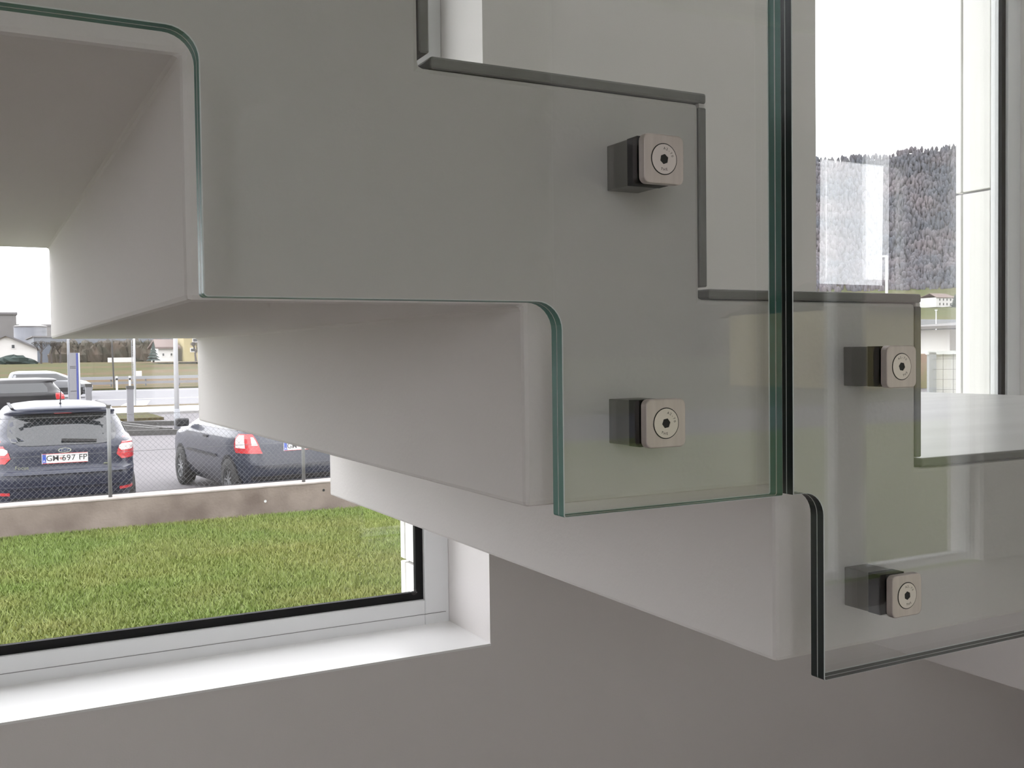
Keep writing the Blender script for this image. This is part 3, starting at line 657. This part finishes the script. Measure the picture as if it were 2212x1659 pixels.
for dxx in (-.14, .14): mesh('mast_leg', MB().tube((12.3+dxx, 92, -2.0), (12.3+dxx, 92, 1.6), .03, n=5), M_POLE, lm)
for k in range(16): mesh('rung', MB().tube((12.16, 92, -1.9+.21*k), (12.44, 92, -1.8+.21*k), .025, n=4), M_POLE, lm)
mesh('switch_box', MB().box(12.3, 12.9, 91.7, 92, -1.5, -1.05), M_WHITE, lm)
tag(mesh('utility_pole', MB().tube((9.35, 80.5, RZ_), (9.2, 80.5, 3.5), .06, n=8), M_KERB), 'thin dark wooden pole beside the van', 'pole')

# ------------------------------------------------------------------ far buildings and trees
def house(name, label, x0, x1, y0, y1, z0, ze, zr, wm, rm, wins, ridge='y', over=.4, cat='house', pw=(1.0, 1.2), group=None):
    h = thing(name, label, cat, ((x0+x1)/2, (y0+y1)/2, z0), group=group)
    mb = MB()
    if ridge == 'y':
        xm = (x0+x1)/2; pr = [(x0, z0), (x1, z0), (x1, ze), (xm, zr), (x0, ze)]; mb.prism(pr, y0, y1)
        mesh('wall', mb, wm, h)
        for sx, xe in ((-1, x0), (1, x1)):
            sl = (zr-ze)/((x1-x0)/2); xo = xe+sx*over; zo = ze-sl*over
            r = MB(); r.v = [(xo, y0-over, zo), (xm, y0-over, zr), (xm, y1+over, zr), (xo, y1+over, zo)]; r.v += [(a, b, c+.25) for a, b, c in r.v]
            for q in ((0, 1, 2, 3), (7, 6, 5, 4), (0, 4, 5, 1), (1, 5, 6, 2), (2, 6, 7, 3), (3, 7, 4, 0)): r.quad(*q)
            recalc(mesh('roof', r, rm, h))
    else:
        mesh('wall', MB().box(x0, x1, y0, y1, z0, ze), wm, h); ym = (y0+y1)/2
        if zr > ze:
            for sy, ye in ((-1, y0), (1, y1)):
                r = MB(); yo = ye+sy*over; r.v = [(x0-over, yo, ze-.1), (x1+over, yo, ze-.1), (x1+over-((x1-x0)*.12), ym, zr), (x0-over+((x1-x0)*.12), ym, zr)]; r.v += [(a, b, c+.22) for a, b, c in r.v]
                for q in ((0, 1, 2, 3), (7, 6, 5, 4), (0, 4, 5, 1), (1, 5, 6, 2), (2, 6, 7, 3), (3, 7, 4, 0)): r.quad(*q)
                recalc(mesh('roof', r, rm, h))
        else: mesh('roof', MB().box(x0-over, x1+over, y0-over, y1+over, ze, ze+.3), rm, h)
    for wx, wz in wins:
        f = mesh('window', MB().box(wx-pw[0]/2, wx+pw[0]/2, y0-.06, y0, wz-pw[1]/2, wz+pw[1]/2), M_WHITE, h)
        mesh('pane', MB().box(wx-pw[0]/2+.1, wx+pw[0]/2-.1, y0-.08, y0-.06, wz-pw[1]/2+.1, wz+pw[1]/2-.1), M_GLASSD, f)
    return h
house('farm_house', 'white gabled house at the far left beyond the bank', .2, 8.0, 155, 166, -.5, 1.55, 3.35, M_WHITE, M_ROOF, [(2.2, 2.0), (5.0, 1.9), (1.2, .1), (4.9, .1), (5.6, .1)], pw=(.55, .65))
sb = thing('silo_building', 'tall windowless grey concrete silo block behind the white house', 'building', (5, 296, -.5))
mesh('tower', MB().box(-9, 10.2, 289, 304, -.5, 11.7), M_SILO, sb); mesh('roof_edge', MB().box(-9.3, 10.5, 288.7, 304.3, 11.7, 12.3), M_ROOF, sb)
mesh('annex', MB().box(10.2, 19.5, 296, 306, -.5, 9.0), M_SILO, sb); mesh('annex_roof', MB().box(10.2, 19.7, 295.8, 306.2, 9.0, 9.5), M_ROOF, sb)
tk = thing('storage_tank', 'round grey steel storage tank beside the silo block', 'tank', (11.4, 243, -.5))
mesh('tank_shell', MB().tube((11.4, 246, -.5), (11.4, 246, 7.2), 3.3, n=40), M_TANK, tk, smooth=False)
mesh('tank_rim', MB().tube((11.4, 246, 7.2), (11.4, 246, 7.45), 3.42, n=40), M_ROOF, tk)
mesh('tank_roof', MB().tube((11.4, 246, 7.45), (11.4, 246, 8.2), 3.4, .3, n=40), M_WHITE, tk)
hl = thing('factory_hall', 'long blue grey sheet metal hall behind the hedges', 'building', (20, 195, -.5))
mesh('wall', MB().box(9.3, 33.5, 190, 215, -.5, 3.9), M_HALL, hl); mesh('roof', MB().box(9.0, 33.8, 189.7, 215.3, 3.9, 4.1), M_ROOF, hl)
for x in (22.9, 24.9): mesh('skylight_window', MB().box(x-.2, x+.2, 189.9, 190, 2.5, 3.1), M_WHITE, hl)
house('white_house', 'small white house with brown roof left of the yellow one', 21.0, 23.3, 135, 141, -.4, 1.35, 2.3, M_WHITE, M_ROOFB, [(21.6, .5), (22.6, .5)], ridge='x', pw=(.4, .5))
house('yellow_house', 'pale yellow house at the right end of the far row', 24.0, 29.0, 134, 142, -.4, 3.2, 4.6, M_YELL, M_ROOFB, [(25.1, 1.05), (25.4, 2.3), (27, 1.05)], ridge='x', pw=(.7, .55))
tag(mesh('parked_trailer', MB().box(16.8, 20.0, 150, 152, -.45, .2), M_WHITE), 'low white trailer parked under the bare trees', 'trailer')
def blob(mb, c, r, seed, n=7):
    g = random.Random(seed); b = len(mb.v); m = 2*n
    for i in range(n+1):
        p = math.pi*i/n
        for k in range(m):
            t = 2*math.pi*k/m; j = 1+g.uniform(-.22, .22)
            mb.v.append((c[0]+r[0]*math.sin(p)*math.cos(t)*j, c[1]+r[1]*math.sin(p)*math.sin(t)*j, c[2]+r[2]*math.cos(p)*j))
    for i in range(n):
        for k in range(m): mb.quad(b+i*m+k, b+i*m+(k+1) % m, b+(i+1)*m+(k+1) % m, b+(i+1)*m+k)
mb = MB()
for k in range(60):
    u = k/59; blob(mb, (11.5+u*19.0, 172-2*u+random.uniform(-2, 2), .3), (1.1, 1.1, random.uniform(1.7, 2.7)), k)
tag(mesh('hedge', mb, M_HEDGE), 'dark bare hedge row in front of the factory hall', 'hedge', kind='stuff')
mb = MB(); blob(mb, (4.9, 148, -.4), (2.3, 1.4, 1.0), 5); blob(mb, (3.4, 148, -.5), (1.3, 1.2, .7), 6); blob(mb, (6.4, 148, -.5), (1.2, 1.2, .7), 8)
tag(mesh('round_shrub', mb, M_FIR), 'low round dark shrub in front of the white house', 'shrub')
def bare_tree(x, y, z, h, lab, seed):
    g = random.Random(seed); t = thing('bare_tree', lab, 'tree', (x, y, z), group='bare trees beyond the bank')
    mesh('trunk', MB().tube((x, y, z), (x+g.uniform(-.1, .1), y, z+h*.42), .15, .11, n=7), M_BARK, t)
    mb = MB()
    def grow(p, d, l, r, dep):
        e = p+d*l; mb.tube(p, e, r, r*.7, n=4, cap=False)
        if dep == 0: return
        for _ in range(3):
            nd = (d+Vector((g.uniform(-.8, .8), g.uniform(-.8, .8), g.uniform(-.1, .5)))).normalized(); grow(e, nd, l*.72, r*.62, dep-1)
    for _ in range(4): grow(Vector((x, y, z+h*.4)), Vector((g.uniform(-.7, .7), g.uniform(-.7, .7), 1)).normalized(), h*.2, .09, 4)
    c = mesh('branches', mb, M_BARK, t); c['kind'] = 'stuff'
for i, (x, lab) in enumerate(((8.0, 'bare winter tree nearest the white house'), (9.6, 'bare winter tree in the middle of the three'), (11.0, 'bare winter tree nearest the dark hedge'))):
    bare_tree(x, 147+5*i, -.5, 3.3, lab, 20+i)
bare_tree(24.9, 131, -.4, 2.6, 'small bare tree in front of the yellow house', 31)
def fir(x, y, z, h, r, lab, group=None):
    t = thing('fir_tree', lab, 'tree', (x, y, z), group=group)
    mesh('trunk', MB().tube((x, y, z), (x, y, z+h*.2), r*.15, n=6), M_BARK, t)
    mb = MB()
    for k in range(6): u = k/6; mb.tube((x, y, z+h*(.08+u*.78)), (x, y, z+h*(.3+u*.7)), r*(1-u)*1.0, r*.05, n=9, cap=False)
    mesh('crown', mb, M_FIR, t)
fir(18.9, 125, -.45, 2.7, .85, 'dark pointed fir tree left of the small white house')

# ---- right hand side: hill, meadow, far village, industrial roofs
def polar(az, r): return (r*math.sin(az), -.74+r*math.cos(az))
def hillz(az, r):
    a = math.degrees(az)
    ridge = 159+1.2*math.sin(a*.9)+1.0*math.sin(a*2.3+1)+(a-48)*.3
    pr = [(150, -.45), (380, 12), (540, 20.3), (700, 36), (760, 60), (900, ridge), (1010, ridge), (1200, ridge*.8)]
    u = max(0, min(1, (a-14)/25)); fall = u*u*(3-2*u); pr = [(q, -.45+(z+.45)*fall) for q, z in pr]     # the hill sinks away to the left
    if r <= pr[0][0]: return pr[0][1]
    for (r0, z0), (r1, z1) in zip(pr[:-1], pr[1:]):
        if r <= r1: return z0+(z1-z0)*(r-r0)/(r1-r0)
    return pr[-1][1]
mb = MB(); NA, rs = 60, [150, 260, 380, 460, 540, 620, 690, 720, 760, 800, 840, 880, 900, 960, 1010, 1200]
for r in rs:
    for k in range(NA+1): az = math.radians(12+74*k/NA); x, y = polar(az, r); mb.v.append((x, y, hillz(az, r)))
for i in range(len(rs)-1):
    for k in range(NA): a = i*(NA+1)+k; mb.quad(a, a+1, a+NA+2, a+NA+1, m=0 if rs[i] < 700 else 1)
tag(mesh('wooded_hill', mb, [M_MEADOW, M_FLOOR2]), 'steep wooded hillside above green meadows', kind='structure')
def forest(name, label, az0, az1, r0, r1, n, zf, seed, hmin, hmax, matl):
    g = np.random.default_rng(seed); mb = MB(); S = 6
    az = np.radians(g.uniform(az0, az1, n)); rr = g.uniform(r0, r1, n); hh = g.uniform(hmin, hmax, n)
    for a, r, h in zip(az, rr, hh):
        x, y = polar(a, r); z = zf(a, r); b = len(mb.v); w = h*g.uniform(.16, .34); pointy = g.uniform() < .35
        lv = [(.02, .5), (.45, 1.0 if not pointy else .75), (.8, .7 if not pointy else .3)]
        for t, s in lv:
            for k in range(S): q = 2*math.pi*k/S+g.uniform(-.3, .3); mb.v.append((x+w*s*math.cos(q), y+w*s*math.sin(q), z+h*t))
        mb.v.append((x, y, z+h))
        for i in range(2):
            for k in range(S): mb.quad(b+i*S+k, b+i*S+(k+1) % S, b+(i+1)*S+(k+1) % S, b+(i+1)*S+k)
        for k in range(S): mb.f.append((b+2*S+k, b+2*S+(k+1) % S, b+3*S)); mb.mi.append(0)
    return tag(mesh(name, mb, matl, smooth=True), label, 'forest', kind='stuff')
forest('hill_forest', 'dense leafless and fir forest covering the hillside', 23, 66, 700, 903, 28000, hillz, 11, 3.0, 6.5, M_FOREST)
hx, hy = 417, 346
house('hill_farm', 'large white farmhouse on the meadow below the wood', hx-1, hx+13, hy-6, hy+4, 20.5, 25.2, 27.3, M_WHITE, M_ROOFB, [(hx+1.5+2.6*k, 24.2) for k in range(4)]+[(hx+1.5+2.6*k, 22.0) for k in range(4)], ridge='x', pw=(1.0, 1.3))
house('hill_farm', 'low white outbuilding right of the large farmhouse', hx+16, hx+24, hy-16, hy-11, 20.5, 22.6, 23.8, M_WHITE, M_ROOFB, [(hx+18, 21.6), (hx+21, 21.6)], ridge='x', pw=(.9, .9))
fir(408, 318, 18, 13, 4, 'broad dark tree below the hill farm')
fir(417, 330, 19, 8, 3.0, 'smaller dark tree beside the broad one below the farm')
ih = thing('industrial_hall', 'low grey industrial hall with a pale flat roof at the foot of the meadow', 'building', (104, 83, -.5))
mesh('wall', MB().box(92, 125, 82, 100, -1.5, 2.6), M_TANK, ih); mesh('roof', MB().box(91.5, 125.5, 81.5, 100.5, 2.6, 3.5), M_POLE, ih)
mesh('cornice_light', MB().box(95, 101.0, 81.3, 81.5, 1.95, 2.15), M_MARK, ih); mesh('plinth_line', MB().box(92, 125, 81.9, 82, .95, 1.1), M_KERB, ih)
wb_ = thing('white_pavilion', 'white flat box building with a projecting grey canopy', 'building', (53, 40, -1.2))
mesh('wall', MB().box(50.9, 60, 40.0, 50, -2.2, 1.15), M_WHITE, wb_); mesh('canopy', MB().obox((53.5, 40.5, 1.5), (4.5, 0, .25), (0, 2.5, 0), (0, 0, .08)), M_ROOF, wb_)
tag(mesh('rusty_bank', MB().box(40, 75, 36, 39.5, -2.2, -.25), M_BROWN), 'brown earth bank in front of the white pavilion', kind='structure')
sp_ = thing('street_lamp', 'white street lamp with a curved head in front of the wooded hill', 'street lamp', (47.9, 42.0, PZ))
mesh('pole', MB().tube((47.9, 42, PZ), (47.9, 42, 5.55), .085, .075, n=10), M_POLEW, sp_, smooth=True)
mesh('arm', MB().tube((47.93, 42, 5.52), (47.45, 42.3, 5.52), .055, .05, n=8), M_POLEW, sp_)
mesh('lamp_head', MB().obox((47.3, 42.38, 5.50), (-.32, .20, -.06), (.06, .10, 0), (0, 0, .07)), M_POLEW, sp_)
wp2 = thing('thin_mast', 'slim white mast in front of the industrial hall', 'mast', (80.0, 64.8, PZ))
mesh('pole', MB().tube((80, 64.8, PZ), (80, 64.8, 3.6), .09, .05, n=8), M_POLEW, wp2); mesh('top_plate', MB().tube((80, 64.8, 3.6), (80, 64.8, 3.7), .12, n=8), M_POLEW, wp2)
ms = thing('mesh_enclosure', 'white sheeted enclosure with a wire grid outside the tall window', 'enclosure', (8.6, 6.1, LZ))
dE = Vector((.86, -.50, 0)).normalized(); nE = Vector((.50, .86, 0)).normalized(); E0 = Vector((8.36, 6.15, 0))
ep = lambda s, t, z: tuple(E0+dE*s+nE*t+Vector((0, 0, z)))
mesh('white_sheet', MB().obox(ep(1.05, .05, (LZ-.05)/2), dE*1.0, nE*.01, (0, 0, (-.05-LZ)/2)), M_WHITE, ms)
mesh('top_rail', MB().obox(ep(1.0, .03, -.035), dE*1.05, nE*.03, (0, 0, .018)), M_POLEW, ms)
for s in (0, 2.05): mesh('corner_post', MB().obox(ep(s, .03, (LZ-.03)/2), dE*.035, nE*.03, (0, 0, (-.03-LZ)/2)), M_POLE, ms)
for k in range(20): mesh('grid_wire', MB().tube(ep(.1+.1*k, .0, LZ), ep(.1+.1*k, .0, -.05), .002, n=4), M_WIRE, ms)
for k in range(18): mesh('grid_wire', MB().tube(ep(0, -.004, LZ+.1+.1*k), ep(2.05, -.004, LZ+.1+.1*k), .002, n=4), M_WIRE, ms)

# ---- behind the viewer: what the glass mirrors
house('neighbour_house', 'pale yellow house across the road behind the viewer', 37.6, 50, -44, -34, LZ, 2.0, 3.6, M_YELL, M_ROOFB, [(39.5+2.6*k, .9) for k in range(4)], ridge='x', pw=(1.3, 1.5))
def hill2z(az, r): return LZ+(r-400)*.72
for nm, a0, a1 in (('dark slope added behind the viewer to block mirrored sky, larger part', 134.7, 180.0), ('dark slope added behind the viewer to block mirrored sky, beyond the gap', 108.0, 131.5)):  # added slopes keep sky out of the reflections except at the gap
    mb = MB(); rs = [400, 600, 850, 1200]
    for r in rs:
        for k in range(31):
            a = math.radians(a0+(a1-a0)*k/30); x, y = polar(a, r); mb.v.append((x, y, hill2z(a, r)))
    for i in range(3):
        for k in range(30): a = i*31+k; mb.quad(a, a+1, a+32, a+31)
    tag(mesh('sky_block_slope', mb, M_SLOPE), nm, kind='structure')

# ------------------------------------------------------------------ lift everything so that the room floor lies at z = 0
for o in list(bpy.data.objects):
    if o.parent is None and o.type != 'CAMERA': o.location.z += EYE
